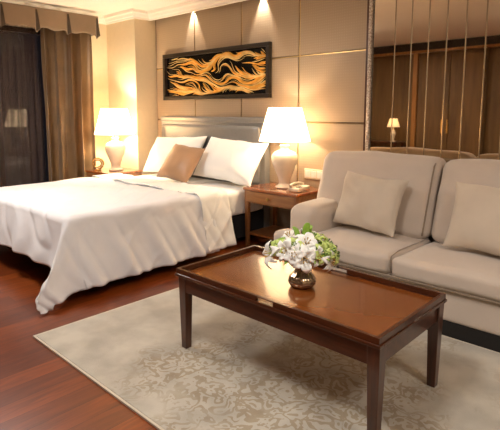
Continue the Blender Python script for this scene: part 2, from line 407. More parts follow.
# ------------------------------------------------------------------ curtains
def drape_mesh(y0, y1, z0, z1, x, amp, per, seed, nu=260, nv=40, flare=0, thick=.004, spread=0):
    bm = bmesh.new(); faces = []
    for s in (0, 1):
        g = []
        for i in range(nu + 1):
            row = []; u = i / nu
            for j in range(nv + 1):
                v = j / nv; z = z1 + (z0 - z1) * v
                ph = 2 * PI * (y1 - y0) * u / per + 1.6 * noise.noise(Vector((u * 5, seed, v * .6)))
                a = amp * (.6 + .7 * abs(noise.noise(Vector((u * 7, seed + 3, 0))))+.25*v)
                xx = x + a * math.sin(ph) + a * .3 * math.sin(2.3 * ph + 1 + v) + s * thick
                yy = y0 + (y1 - y0) * u + a * .45 * math.cos(ph * 1.0) + spread * (u - .5) * math.sin(v * PI / 2) + .012 * noise.noise(Vector((u * 6, v * 3, seed)))
                row.append(bm.verts.new((xx, yy, z)))
            g.append(row)
        faces.append(g)
    A, B = faces
    for i in range(nu):
        for j in range(nv):
            bm.faces.new((A[i][j], A[i + 1][j], A[i + 1][j + 1], A[i][j + 1]))
            bm.faces.new((B[i][j], B[i][j + 1], B[i + 1][j + 1], B[i + 1][j]))
    for i in range(nu):
        bm.faces.new((A[i][0], B[i][0], B[i + 1][0], A[i + 1][0])); bm.faces.new((A[i][nv], A[i + 1][nv], B[i + 1][nv], B[i][nv]))
    for j in range(nv):
        bm.faces.new((A[0][j], A[0][j + 1], B[0][j + 1], B[0][j])); bm.faces.new((A[nu][j], B[nu][j], B[nu][j + 1], A[nu][j + 1]))
    return bm
d = obj('curtain', drape_mesh(2.66, 3.33, .02, 2.44, -5.935, .08, .155, 2.0), 'drape', smooth=True)
tag(d, 'bronze satin curtain gathered at the side of the dark window', 'curtain')
def sheer_mesh():
    bm = bmesh.new(); nu, nv = 300, 8; g = []
    for i in range(nu + 1):
        u = i / nu; row = []
        for j in range(nv + 1):
            v = j / nv; ph = 2 * PI * 2.1 * u / .085 + 2 * noise.noise(Vector((u * 9, 1, 0)))
            row.append(bm.verts.new((-6.04 + .016 * math.sin(ph), 0.62 + 2.1 * u, 2.42 - 2.38 * v)))
        g.append(row)
    for i in range(nu):
        for j in range(nv): bm.faces.new((g[i][j], g[i + 1][j], g[i + 1][j + 1], g[i][j + 1]))
    return bm
tag(obj('sheer_curtain', sheer_mesh(), 'sheer', smooth=True), 'dark see-through voile curtain hanging across the night window', 'curtain')
# valance: flat panels split by inverted pleats, ragged lower hem
va = thing('valance', 'taupe pleated fabric valance along the top of the window', 'valance', (-5.9, 2.3, 2.3))
def val_mesh():
    bm = bmesh.new(); nu, nv = 240, 12; y0, y1 = 1.0, 3.385; L = y1 - y0; F, Bk = [], []
    for i in range(nu + 1):
        u = i / nu; y = y0 + L * u
        ps = ((y - 3.365) / .39) % 1.0; dd = min(ps, 1 - ps)     # distance to the nearest pleat
        rowF, rowB = [], []
        for j in range(nv + 1):
            v = j / nv
            hem = .235 + .012 * math.sin(u * 60) + (.045 if dd < .1 else 0) * (1 - dd / .1)
            z = 2.555 - v * hem
            x = -5.80 - (.03 * max(0, 1 - dd / .07)) * v + .01 * math.sin((y - y0) * 9) * v + .012 * v
            rowF.append(bm.verts.new((x, y, z))); rowB.append(bm.verts.new((x - .012, y, z)))
        F.append(rowF); Bk.append(rowB)
    for i in range(nu):
        for j in range(nv):
            bm.faces.new((F[i][j], F[i + 1][j], F[i + 1][j + 1], F[i][j + 1])); bm.faces.new((Bk[i][j], Bk[i][j + 1], Bk[i + 1][j + 1], Bk[i + 1][j]))
        bm.faces.new((F[i][nv], F[i + 1][nv], Bk[i + 1][nv], Bk[i][nv])); bm.faces.new((F[i][0], Bk[i][0], Bk[i + 1][0], F[i + 1][0]))
    for e in (0, nu):
        for j in range(nv): bm.faces.new((F[e][j], F[e][j + 1], Bk[e][j + 1], Bk[e][j]))
    # return at the right end, flaring at the bottom
    bx(bm, -6.07, -5.80, 3.375, 3.387, 2.33, 2.555)
    return bm
def at_parent(o, p): o.location = o.location - p.location; return o
at_parent(obj('valance_cloth', val_mesh(), 'valance', va, smooth=True), va)
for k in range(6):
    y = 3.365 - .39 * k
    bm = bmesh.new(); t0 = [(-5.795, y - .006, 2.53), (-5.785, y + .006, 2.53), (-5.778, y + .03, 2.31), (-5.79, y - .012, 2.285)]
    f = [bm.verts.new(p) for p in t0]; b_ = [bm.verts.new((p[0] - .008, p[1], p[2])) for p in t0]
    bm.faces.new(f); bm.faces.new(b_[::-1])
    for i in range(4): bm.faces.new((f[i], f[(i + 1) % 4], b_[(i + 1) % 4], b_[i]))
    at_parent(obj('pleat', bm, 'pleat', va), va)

# ------------------------------------------------------------------ bed
BX0, BX1, BY0 = -5.13, -3.34, 1.66
TOP = .585
bed = thing('bed', 'wide double bed with silver grey headboard and black base', 'bed', (-4.235, 2.8, 0))
def P(name, bm, mat, par, **kw): return at_parent(obj(name, bm, mat, par, **kw), par)
P('bed_base', box(BX0 + .03, BX1 - .05, BY0 + .06, 3.88, .06, .30), 'bedbase', bed, bevel=.01)
for x in (BX0 + .15, BX1 - .2):
    for y in (BY0 + .2, 3.7): P('foot', frustum(bmesh.new(), x, y, 0, .06, .03, .035), 'black', bed)
P('mattress', softbox(BX1 - BX0 - .04, 3.88 - BY0 - .04, .265, .05, 14, namp=.006, nsc=5, warp=lambda p: (p.x + (BX0 + BX1) / 2, p.y + (BY0 + 3.88) / 2, p.z + .30)), 'sheet', bed, smooth=True)
# headboard
hbx0, hbx1 = -5.2, -3.40
P('headboard', box(hbx0, hbx1, 3.90, 3.985, .05, 1.285), 'headboard', bed, bevel=.008)
P('headboard_cap', box(hbx0, hbx1, 3.885, 3.93, 1.225, 1.283), 'headboard', bed, bevel=.012)
P('headboard_pad', softbox(hbx1 - hbx0 - .12, .05, .62, .02, 12, puff=(0, .012, 0), warp=lambda p: (p.x + (hbx0 + hbx1) / 2, p.y + 3.885, p.z + .57)), 'headboard', bed, smooth=True)

# duvet drape
def drape(ds, dt, R=.06, fl=.2):
    """cloth beyond the edge by ds (side) and dt (foot): returns outward dx, dy, drop"""
    r = math.hypot(ds, dt)
    if r < 1e-9: return 0, 0, 0
    r0_ = r; a = R * PI / 2
    if ds > 0 and dt > 0 and r > .5: r = .5 + .135 * math.tanh((r - .5) / .11)      # the corner of the cloth is rounded
    ds, dt = ds * r / r0_, dt * r / r0_
    if r < a: o, dn = R * math.sin(r / R), R * (1 - math.cos(r / R))
    else: o, dn = R + (r - a) * fl, R + (r - a) * math.sqrt(1 - fl * fl)
    return o * ds / r, o * dt / r, dn
def duvet_mesh(y0, y1, side, foot, lift, seed, thick=.022, nx=150, ny=150, end_y=None, left=.4, slant=0, fold=.024, puffy=.016, hem_roll=0):
    bm = bmesh.new(); width = BX1 - BX0; F, Bk = [], []
    for i in range(nx + 1):
        rowF, rowB = [], []
        s = -left + (width + left + side) * i / nx
        for j in range(ny + 1):
            t0 = y0 - foot; t = t0 + (y1 - t0) * j / ny
            dsR = max(0, s - width); dsL = max(0, -s); dt = max(0, y0 - t)
            tt = t
            if slant: tt = t + slant * max(0, s - width * .55) * (j / ny) + .0
            ds = dsR if dsR > 0 else -dsL
            ox, oy, dn = drape(abs(ds), dt, R=.055 + lift, fl=.2 + .03 * (1 if ds and dt else 0) * min(1, 4 * min(abs(ds), abs(dt))))
            r = math.hypot(ds, dt)
            x = BX0 + min(max(s, 0), width) + math.copysign(ox, ds)
            y = max(tt, y0) - oy if foot else tt
            z = TOP + lift - dn
            # folds on hanging parts
            hang = max(0, min(1, (dn - .04) / .45))
            if dsR > 0 or dsL > 0:
                c = tt * 1.0 - .45 * dn
                w = math.sin(2 * PI * c / .31 + seed + 2.5 * noise.noise(Vector((c * 2.1, seed, 0)))) + .5 * math.sin(2 * PI * c / .17 + 1)
                x += math.copysign(fold * hang * (w + .4), ds) * (1 if dt == 0 else .8)
            if dt > 0:
                w = math.sin(2 * PI * s / .36 + seed)
                y -= fold * .8 * hang * (w + .2)
            if dsR > 0 and dt > 0:      # extra cone flare at the corner
                ang = math.atan2(dt, dsR); k = hang * math.sin(2 * ang)
                x += .10 * k * math.sin(ang); y -= .225 * k
            nzv = noise.noise(Vector((s * 2.4, tt * 2.4, seed))) + .5 * noise.noise(Vector((s * 6, tt * 5, seed + 4)))
            ridg = abs(noise.noise(Vector((s * 4 + tt * 3, tt * 1.6 - s, seed + 9))))
            d_ = puffy * nzv - .03 * max(0, .22 - ridg) * 1.6
            if r < .03: z += d_
            else: x += math.copysign(d_ * 1.2, ds) if ds else 0; y -= d_ if dt > 0 else 0
            # hem waviness
            if z < .03: z = .012 + (z - .03) * .02
            rowF.append(bm.verts.new((x, y, z)))
            # inner surface
            nx_, ny_, nz_ = 0, 0, 1
            if r > 0:
                q = min(1, dn / .06); nx_ = q * ds / r; ny_ = -q * dt / r; nz_ = 1 - q
            th = thick * (1 if 0 < i < nx and 0 < j < ny else .2)
            rowB.append(bm.verts.new((x - nx_ * th, y - ny_ * th, max(.006, z - nz_ * th))))
        F.append(rowF); Bk.append(rowB)
    for i in range(nx):
        for j in range(ny):
            bm.faces.new((F[i][j], F[i + 1][j], F[i + 1][j + 1], F[i][j + 1])); bm.faces.new((Bk[i][j], Bk[i][j + 1], Bk[i + 1][j + 1], Bk[i + 1][j]))
    for i in range(nx):
        for j in (0, ny): bm.faces.new((F[i][j], F[i + 1][j], Bk[i + 1][j], Bk[i][j]))
    for j in range(ny):
        for i in (0, nx): bm.faces.new((F[i][j], F[i][j + 1], Bk[i][j + 1], Bk[i][j]))
    return bm
dv = thing('duvet', 'big white duvet spread over the bed and hanging to the floor at one corner', 'duvet', (-4.235, 2.3, TOP))
P('duvet_cover', duvet_mesh(BY0, 3.0, .56, .43, .008, 1.3, thick=.016), 'linen', dv, smooth=True)
P('turned_back_flap', duvet_mesh(2.86, 3.21, .565, 0, .024, 4.1, thick=.014, ny=50, fold=.014, left=.04), 'sheet', dv, smooth=True)
dv.children[1]['label'] = 'brighter white folded back top edge of the duvet'

# pillows
def put_pillow(name, label, cat, w, h, t, mat, loc, lean, rz, roll, seed, group=None, pinch=.07, par=None, **kw):
    o = obj(name, pillow(w, h, t, seed=seed, pinch=pinch, **kw), mat, smooth=True)
    o.rotation_mode = 'QUATERNION'
    m = Matrix.Rotation(rz, 3, 'Z') @ Matrix.Rotation(-lean, 3, 'X') @ Matrix.Rotation(roll, 3, 'Y')
    o.rotation_quaternion = m.to_quaternion(); o.location = loc
    return tag(o, label, cat, group)
put_pillow('pillow', 'white bed pillow leaning at the lamp and sofa side, uncovered by the tan cushion', 'pillow', .90, .50, .24, 'sheet', (-3.70, 3.66, .83), math.radians(32), 0, math.radians(3), 3, 'white pillows against the headboard')
put_pillow('pillow', 'white bed pillow at the window side, partly behind the tan cushion', 'pillow', .90, .50, .24, 'sheet', (-4.66, 3.67, .83), math.radians(32), math.radians(2), math.radians(-3), 8, 'white pillows against the headboard')
put_pillow('throw_pillow', 'tan satin square cushion tilted between the two white pillows', 'cushion', .52, .45, .18, 'tan', (-4.20, 3.40, .785), math.radians(36), math.radians(2), math.radians(4), 5)

# ------------------------------------------------------------------ nightstands
def nightstand(loc, label, wx, dy):
    r = thing('nightstand', label, 'nightstand', loc, 0, 'cherry nightstands either side of the bed')
    hx, hy = wx / 2, dy / 2
    obj('top', box(-hx, hx, -hy, hy, .572, .6), 'nstop', r, bevel=.006)
    bm = bmesh.new(); bx(bm, -hx + .03, hx - .03, hy - .03, hy - .015, .45, .572)
    bx(bm, -hx + .015, -hx + .035, -hy + .02, hy - .02, .45, .572); bx(bm, hx - .035, hx - .015, -hy + .02, hy - .02, .45, .572)
    bx(bm, -hx + .02, hx - .02, -hy + .02, -hy + .03, .45, .46)
    obj('apron', bm, 'nswood', r, bevel=.002)
    d_ = obj('drawer', box(-hx + .035, hx - .035, -hy + .01, -hy + .3, .462, .568), 'nswood', r, bevel=.004)
    kb = lathe(smoothprof([(.001, -.032), (.014, -.03), (.017, -.022), (.008, -.012), (.007, 0)]), 20)
    obj('knob', kb, 'brass', d_, smooth=True, loc=(0, -hy + .01, .515), rot=(-PI / 2, 0, 0))
    for sx in (-1, 1):
        for sy in (-1, 1):
            obj('leg', frustum(bmesh.new(), sx * (hx - .035), sy * (hy - .035), 0, .572, .015, .024, sx * .0, 0), 'nsz', r, bevel=.002)
    obj('shelf', box(-hx + .03, hx - .03, -hy + .04, hy - .04, .12, .14), 'nsz', r)
    return r
nightstand((-2.985, 3.725, 0), 'cherry wood nightstand with brass knob between bed and sofa', .67, .5)
nightstand((-5.50, 3.36, 0), 'cherry wood nightstand behind the bed beside the window curtain', .56, .5)

# ------------------------------------------------------------------ table lamps
def table_lamp(loc, label, power, s=1.0):
    r = thing('table_lamp', label, 'lamp', loc, 0, 'cream urn table lamps on the nightstands')
    prof = [(.045, 0), (.078, .002), (.08, .016), (.062, .028), (.05, .045), (.058, .09), (.08, .15), (.106, .215), (.118, .265), (.112, .305), (.085, .335), (.045, .352), (.038, .375), (.045, .39), (.03, .4)]
    prof = [(a * 1.1, b * 1.07) for a, b in prof]
    obj('base', lathe(smoothprof(prof, 4), 48), 'ceramic', r, smooth=True)
    obj('neck', lathe([(.014, .395), (.014, .5), (.022, .505), (.022, .55), (.01, .56)], 20), 'brass', r, smooth=True)
    obj('bulb', lathe(smoothprof([(.012, .56), (.03, .59), (.036, .625), (.02, .655), (.001, .662)], 4), 20), 'bulb', r, smooth=True)
    sh = bmesh.new(); n = 56; z0, z1, r0, r1 = .462, .785, .252, .163
    R_ = [[sh.verts.new((rr * math.cos(2 * PI * i / n), rr * math.sin(2 * PI * i / n), z)) for i in range(n)] for rr, z in ((r0, z0), (r1, z1), (r1 - .003, z1), (r0 - .003, z0))]
    for a in range(4):
        A, B = R_[a], R_[(a + 1) % 4]
        for i in range(n): sh.faces.new((A[i], A[(i + 1) % n], B[(i + 1) % n], B[i]))
    obj('lamp_shade', sh, 'shade', r, smooth=False)
    sp = bmesh.new()
    for k in range(3):
        a = 2 * PI * k / 3; tube(sp, [(0, 0, .555), (.15 * math.cos(a), .15 * math.sin(a), .765), (.161 * math.cos(a), .161 * math.sin(a), .772)], .0018, 6)
    obj('shade_carrier', sp, 'brass', r)
    L = lamp_light('lamp_glow', 'POINT', (0, 0, .612), power, LAMPC, shadow_soft_size=.045); L.parent = r
    r.scale = (s, s, s)
    return r
table_lamp((-2.995, 3.728, .6), 'lit table lamp on the nightstand between bed and sofa', LAMP_W)
table_lamp((-5.45, 3.36, .6), 'lit table lamp on the nightstand by the window curtain', LAMP_L_W)

# ------------------------------------------------------------------ small things on the nightstands
orn = thing('ornament', 'small round swirled glass ornament beside the lamp near the curtain', 'ornament', (-5.62, 3.2, .6), math.radians(45)); orn.scale = (1.45, 1.45, 1.45)
bm = bmesh.new(); pts = []
for i in range(70):
    a = i / 69 * 2 * PI * 1.9; rr = .052 * (1 - .62 * i / 69); pts.append((rr * math.cos(a - PI / 2), .012 * math.sin(a), .064 + rr * math.sin(a - PI / 2)))
tube(bm, pts, lambda t: .0085 * (1 - .4 * t), 8); obj('swirl', bm, 'brass', orn, smooth=True)
obj('stand', lathe(smoothprof([(.03, 0), (.03, .005), (.014, .01), (.01, .014)], 3), 20), 'brass', orn, smooth=True)
ph = thing('telephone', 'small ivory bedside telephone at the sofa end of the nightstand', 'telephone', (-2.76, 3.66, .6), math.radians(-6))
obj('body', softbox(.13, .17, .035, .012, 6, warp=lambda p: (p.x, p.y, p.z + p.y * .12 + .012)), 'plastic', ph, smooth=True)
bm = bmesh.new(); tube(bm, smoothprof([(-.035, -.085, .05), (-.035, -.05, .068), (-.035, .0, .074), (-.035, .05, .07), (-.035, .085, .056)], 4), lambda t: .012 + .008 * abs(2 * t - 1) ** 3, 10)
obj('handset', bm, 'plastic', ph, smooth=True)
bm = bmesh.new()
for i in range(3):
    for j in range(4): bx(bm, .008 + i * .017, .02 + i * .017, -.05 + j * .022, -.038 + j * .022, .03, .048)
obj('keypad', bm, 'plasticdark', ph)
bm = bmesh.new(); tube(bm, smoothprof([(-.035, -.08, .03), (-.07, -.1, .008), (-.1, -.05, .006), (-.12, .03, .006), (-.11, .12, .006)], 5), .0035, 6); obj('cord', bm, 'plastic', ph, smooth=True)
sw = thing('switch_panel', 'ivory switch panel on the wall above the telephone', 'switch', (-2.82, W - .012, .725))
obj('plate', box(-.115, .115, -.014, 0, -.05, .05), 'plastic', sw, bevel=.003)
for k in range(3): obj('switch', box(-.1 + k * .07, -.04 + k * .07, -.019, -.014, -.035, .035), 'whitemetal', sw, bevel=.002)

# ------------------------------------------------------------------ carved picture
px0, px1, pz0, pz1 = -5.2, -3.385, 1.492, 2.072
pic = thing('picture', 'long black framed panel of carved golden waves above the headboard', 'picture', ((px0 + px1) / 2, W - .012, (pz0 + pz1) / 2))
hw, hh = (px1 - px0) / 2, (pz1 - pz0) / 2; fw = .046
bm = bmesh.new(); bx(bm, -hw, hw, -.05, 0, -hh, -hh + fw); bx(bm, -hw, hw, -.05, 0, hh - fw, hh); bx(bm, -hw, -hw + fw, -.05, 0, -hh + fw, hh - fw); bx(bm, hw - fw, hw, -.05, 0, -hh + fw, hh - fw)
obj('frame', bm, 'picframe', pic, bevel=.004)
obj('backing', box(-hw + fw, hw - fw, -.012, -.002, -hh + fw, hh - fw), 'picback', pic)
iw, ih = hw - fw - .006, hh - fw - .006
def flow(x, z, sd):
    q = Vector((x * 2.6, z * 5.5, sd)); a = noise.noise(q) * 2.4 + noise.noise(q * 2.1 + Vector((5, 1, 0))) * 1.7
    return a
def strands(seedv, count, wmin, wmax, yb):
    rnd = random.Random(seedv); bm = bmesh.new()
    for k in range(count):
        x, z = rnd.uniform(-iw, iw), rnd.uniform(-ih, ih); pts = []; L = rnd.randint(18, 60); ybk = yb - rnd.uniform(0, .006)
        for i in range(L):
            if abs(x) > iw or abs(z) > ih: break
            pts.append((x, ybk - .003 * math.sin(i / 7), z)); a = flow(x, z, 3.1)
            x += .014 * math.cos(a * .8); z += .014 * math.sin(a) * .5
        if len(pts) < 8: continue
        w = rnd.uniform(wmin, wmax)
        tube(bm, pts, lambda t, w=w: w * (.18 + math.sin(PI * min(1, t * 1.02)) ** .8), 6, flat=.45 if False else 1, up=Vector((0, 1, 0)))
    return bm
obj('golden_wave', strands(4, 125, .006, .0145, -.021), 'goldleaf', pic, smooth=True)
obj('pale_wave', strands(9, 130, .003, .0065, -.03), 'goldpale', pic, smooth=True)

# ------------------------------------------------------------------ sofa
SX0, SX1, SYF = -2.40, -.24, 2.84
sofa = thing('sofa', 'oatmeal fabric sofa with black plinth in front of the mirror', 'sofa', ((SX0 + SX1) / 2, 3.35, 0))
P('plinth', box(SX0 + .02, SX1 - .02, SYF + .015, 3.82, 0, .105), 'black', sofa)
P('base', softbox(SX1 - SX0, 3.86 - SYF - .0, .225, .03, 10, warp=lambda p: (p.x + (SX0 + SX1) / 2, p.y + (SYF + .02 + 3.86) / 2, p.z + .095)), 'sofa', sofa, smooth=True)
mid = -1.40
def seat(x0, x1, x0f, x1f, sd):
    # T cushion: the front part reaches out in front of the arm
    d0, d1 = SYF - .02, 3.5
    def wp(p):
        v = (p.y + (d1 - d0) / 2) / (d1 - d0)
        k = max(0, min(1, (.24 - v) / .05))
        u = (p.x + .5)
        a = x0 + (x0f - x0) * k; b = x1 + (x1f - x1) * k
        return (a + (b - a) * u, p.y + (d0 + d1) / 2, p.z + .30 - .02 * v)
    bm_ = softbox(1.0, d1 - d0, .135, .04, 20, puff=(0, .012, .018), namp=.006, nsc=5, seed=sd)
    for v in bm_.verts: v.co = Vector(wp(v.co))
    for v in bm_.verts: v.co.z += .009 * noise.noise(Vector((v.co.x * 9, v.co.y * 3, sd)))
    return bm_
P('seat_cushion', seat(-2.13, mid - .004, SX0 + .02, mid - .004, 1), 'sofa', sofa, smooth=True)
P('seat_cushion', seat(mid + .004, -.51, mid + .004, SX1 - .02, 5), 'sofa', sofa, smooth=True)
bm = bmesh.new(); tube(bm, [(SX0 + .03, SYF - .012, .303), (SX1 - .03, SYF - .012, .303)], .0055, 8)
tube(bm, [(mid, SYF - .006, .31), (mid, SYF - .02, .37), (mid, SYF - .0, .43), (mid, SYF + .1, .447), (mid, 3.4, .44)], .004, 8)
P('piping', bm, 'piping', sofa, smooth=True)
def arm(x0, x1):
    return softbox(x1 - x0, .80, .34, .075, 14, puff=(.012, .02, .015), namp=.005, nsc=5, warp=lambda p: (p.x + (x0 + x1) / 2, p.y + 3.03 + .40, p.z + .27 - .02 * (p.y > 9)))
P('arm', arm(SX0 + .0, -2.13), 'sofa', sofa, smooth=True); P('arm', arm(-.51, SX1), 'sofa', sofa, smooth=True)
def back(x0, x1, sd, topw=0):
    def wp(p):
        v = p.z / .60
        return (p.x + (x0 + x1) / 2, p.y + 3.47 + .19 * v, p.z + .42 - (.012 * ((p.x / ((x1 - x0) / 2)) ** 2)) * v)
    return softbox(x1 - x0, .22, .585, .07, 20, puff=(0, .03, .012), namp=.013, nsc=5, seed=sd, warp=wp)
P('back_cushion', back(SX0 - .02, mid - .002, 2), 'sofa', sofa, smooth=True)
P('back_cushion', back(mid + .008, SX1 + .02, 7), 'sofa', sofa, smooth=True)
P('back_frame', softbox(SX1 - SX0, .16, .62, .05, 10, warp=lambda p: (p.x + (SX0 + SX1) / 2, p.y + 3.68 + .1 * (p.z / .62), p.z + .28)), 'sofa', sofa, smooth=True)
def edge_pipe(x, s):
    bm_ = bmesh.new(); pts = []
    for i in range(20):
        v = .06 + .88 * i / 19; pts.append((x, 3.47 + .19 * v - .108 + (.05 if v > .9 else 0) * (v - .9) * 10, v * .585 + .42))
    return tube(bm_, pts, .006, 8)
P('piping', edge_pipe(mid - .035, 1), 'piping', sofa, smooth=True)

put_pillow('throw_pillow', 'beige square cushion with creases by the left arm of the sofa', 'cushion', .54, .43, .17, 'cushion', (-1.82, 3.29, .665), math.radians(22), math.radians(-3), math.radians(2), 12, 'beige sofa cushions', crease=.02)
put_pillow('throw_pillow', 'plain beige cushion on the second sofa seat at the right picture edge', 'cushion', .5, .45, .15, 'cushion', (-.96, 3.26, .672), math.radians(22), math.radians(-3), math.radians(0), 15, 'beige sofa cushions')

# ------------------------------------------------------------------ rug
rug = thing('rug', 'pale beige rug with golden scroll pattern under the coffee table', 'rug', (-.9, 2.0, 0))
rx0, rx1, ry0, ry1 = -2.84, 1.0, 1.145, 2.852
P('pile', box(rx0 + .012, rx1 - .012, ry0 + .012, ry1 - .012, .001, .013), 'rug', rug, bevel=.004)
bm = bmesh.new(); bx(bm, rx0, rx0 + .012, ry0, ry1, .001, .011); bx(bm, rx1 - .012, rx1, ry0, ry1, .001, .011); bx(bm, rx0 + .012, rx1 - .012, ry0, ry0 + .012, .001, .011); bx(bm, rx0 + .012, rx1 - .012, ry1 - .012, ry1, .001, .011)
P('binding', bm, 'rugedge', rug)

# ------------------------------------------------------------------ coffee table
RZ = .013
tx0, tx1, ty0, ty1 = -2.095, -.85, 1.652, 2.307
ct = thing('coffee_table', 'dark wood coffee table with tray top and cut-out handles on the rug', 'table', ((tx0 + tx1) / 2, (ty0 + ty1) / 2, RZ))
tz = .449
P('table_top', box(tx0 + .030, tx1 - .030, ty0 + .030, ty1 - .030, tz - .012, tz + .003), 'tabletop', ct)
bm = bmesh.new(); e = .006
for a in ((tx0 - e, tx1 + e, ty0 - e, ty0 + .03), (tx0 - e, tx1 + e, ty1 - .03, ty1 + e), (tx0 - e, tx0 + .03, ty0 + .03, ty1 - .03), (tx1 - .03, tx1 + e, ty0 + .03, ty1 - .03)): bx(bm, *a, tz - .012, tz + .003)
P('ledge', bm, 'tabledark', ct, bevel=.003)
bm = bmesh.new(); th = .018; z0, z1 = tz + .003, .48; xm = (tx0 + tx1) / 2 + .03; hs = .052
for ya, yb in ((ty0, ty0 + th), (ty1 - th, ty1)):
    bx(bm, tx0, xm - hs, ya, yb, z0, z1); bx(bm, xm + hs, tx1, ya, yb, z0, z1)
    bx(bm, xm - hs, xm + hs, ya, yb, z0, z0 + .002); bx(bm, xm - hs, xm + hs, ya, yb, z1 - .006, z1)
bx(bm, tx0, tx0 + th, ty0 + th, ty1 - th, z0, z1); bx(bm, tx1 - th, tx1, ty0 + th, ty1 - th, z0, z1)
P('tray_rim', bm, 'tabledark', ct, bevel=.002)
bm = bmesh.new(); i_ = .014
for a in ((tx0 + i_, tx1 - i_, ty0 + i_, ty0 + i_ + .02), (tx0 + i_, tx1 - i_, ty1 - i_ - .02, ty1 - i_), (tx0 + i_, tx0 + i_ + .02, ty0 + i_ + .02, ty1 - i_ - .02), (tx1 - i_ - .02, tx1 - i_, ty0 + i_ + .02, ty1 - i_ - .02)): bx(bm, *a, tz - .10, tz - .012)
P('apron', bm, 'tabledark', ct, bevel=.002)
for x in (tx0 + .036, tx1 - .030):
    for y in (ty0 + .038, ty1 - .038):
        P('leg', frustum(bmesh.new(), x, y, RZ, tz - .012, .020, .029), 'tabledarkz', ct, bevel=.003)

# ------------------------------------------------------------------ vase and flowers
VX, VY, VZ = -1.455, 1.965, tz + .003
vz_ = obj('vase', lathe(smoothprof([(.03, 0), (.046, .002), (.06, .015), (.067, .034), (.06, .055), (.043, .075), (.034, .092), (.036, .115), (.047, .14), (.05, .145), (.046, .144), (.034, .115), (.03, .092), (.05, .055), (.055, .03), (.02, .01)], 3), 64,
                         rib=lambda a, z: .09 * abs(math.sin(a * 5)) * (1 if z < .085 else .4)), 'vase', smooth=True)
vz_.location = (VX, VY, VZ); vz_.scale = (1, 1, 1); tag(vz_, 'squat ribbed bronze glass vase in the middle of the coffee table', 'vase')
def petal(bm, ang, L, wd, cup, recurve, M_):
    n, m = 9, 4; g = []
    for i in range(n + 1):
        u = i / n; w = wd * math.sin(PI * min(1, u * .93 + .06)) ** .75 * (1 - .15 * u)
        rad = L * (u * .95); zz = cup * math.sin(u * PI * .62) - recurve * max(0, u - .45) ** 2
        row = []
        for j in range(-m // 2, m // 2 + 1):
            t = j / (m / 2); p = Vector((rad, t * w, zz + .18 * w * t * t - .0 + .003 * math.sin(u * 9 + j)))
            row.append(bm.verts.new(M_ @ (Matrix.Rotation(ang, 3, 'Z') @ p)))
        g.append(row)
    for i in range(n):
        for j in range(m): bm.faces.new((g[i][j], g[i + 1][j], g[i + 1][j + 1], g[i][j + 1]))
VN = Vector((VX, VY, VZ + .115))
def lily(pos, dirv, size, mat, label, group, rs):
    rnd = random.Random(rs); pos = Vector(pos); dv_ = Vector(dirv).normalized()
    r = thing('lily', label, 'flower', pos, 0, group)
    Mq = dv_.to_track_quat('Z', 'Y').to_matrix() @ Matrix.Rotation(rnd.uniform(0, PI), 3, 'Z')
    bm = bmesh.new()
    for k in range(6):
        petal(bm, k * PI / 3 + rnd.uniform(-.1, .1), size * (1 if k % 2 else .94), size * (.36 if k % 2 else .26), size * rnd.uniform(.3, .5), size * rnd.uniform(.7, 1.7), Mq)
    o = obj('petals', bm, mat, r, smooth=True); s = o.modifiers.new('solid', 'SOLIDIFY'); s.thickness = .0014; s.offset = 0
    bm = bmesh.new()
    for k in range(5):
        a = k * 2 * PI / 5; e_ = Mq @ Vector((.2 * size * math.cos(a), .2 * size * math.sin(a), size * .6))
        tube(bm, [(0, 0, 0), tuple(e_ * .6), tuple(e_)], lambda t: .001 + (.0028 if t > .8 else 0), 5)
    obj('stamens', bm, 'stamen' if mat == 'petal' else 'stem', r, smooth=True)
    bm = bmesh.new(); b0 = VN - pos; tube(bm, smoothprof([tuple(b0), tuple(b0 * .5 - dv_ * .02), (0, 0, 0)], 4), .003, 6); obj('stem', bm, 'stem', r, smooth=True)
    return r
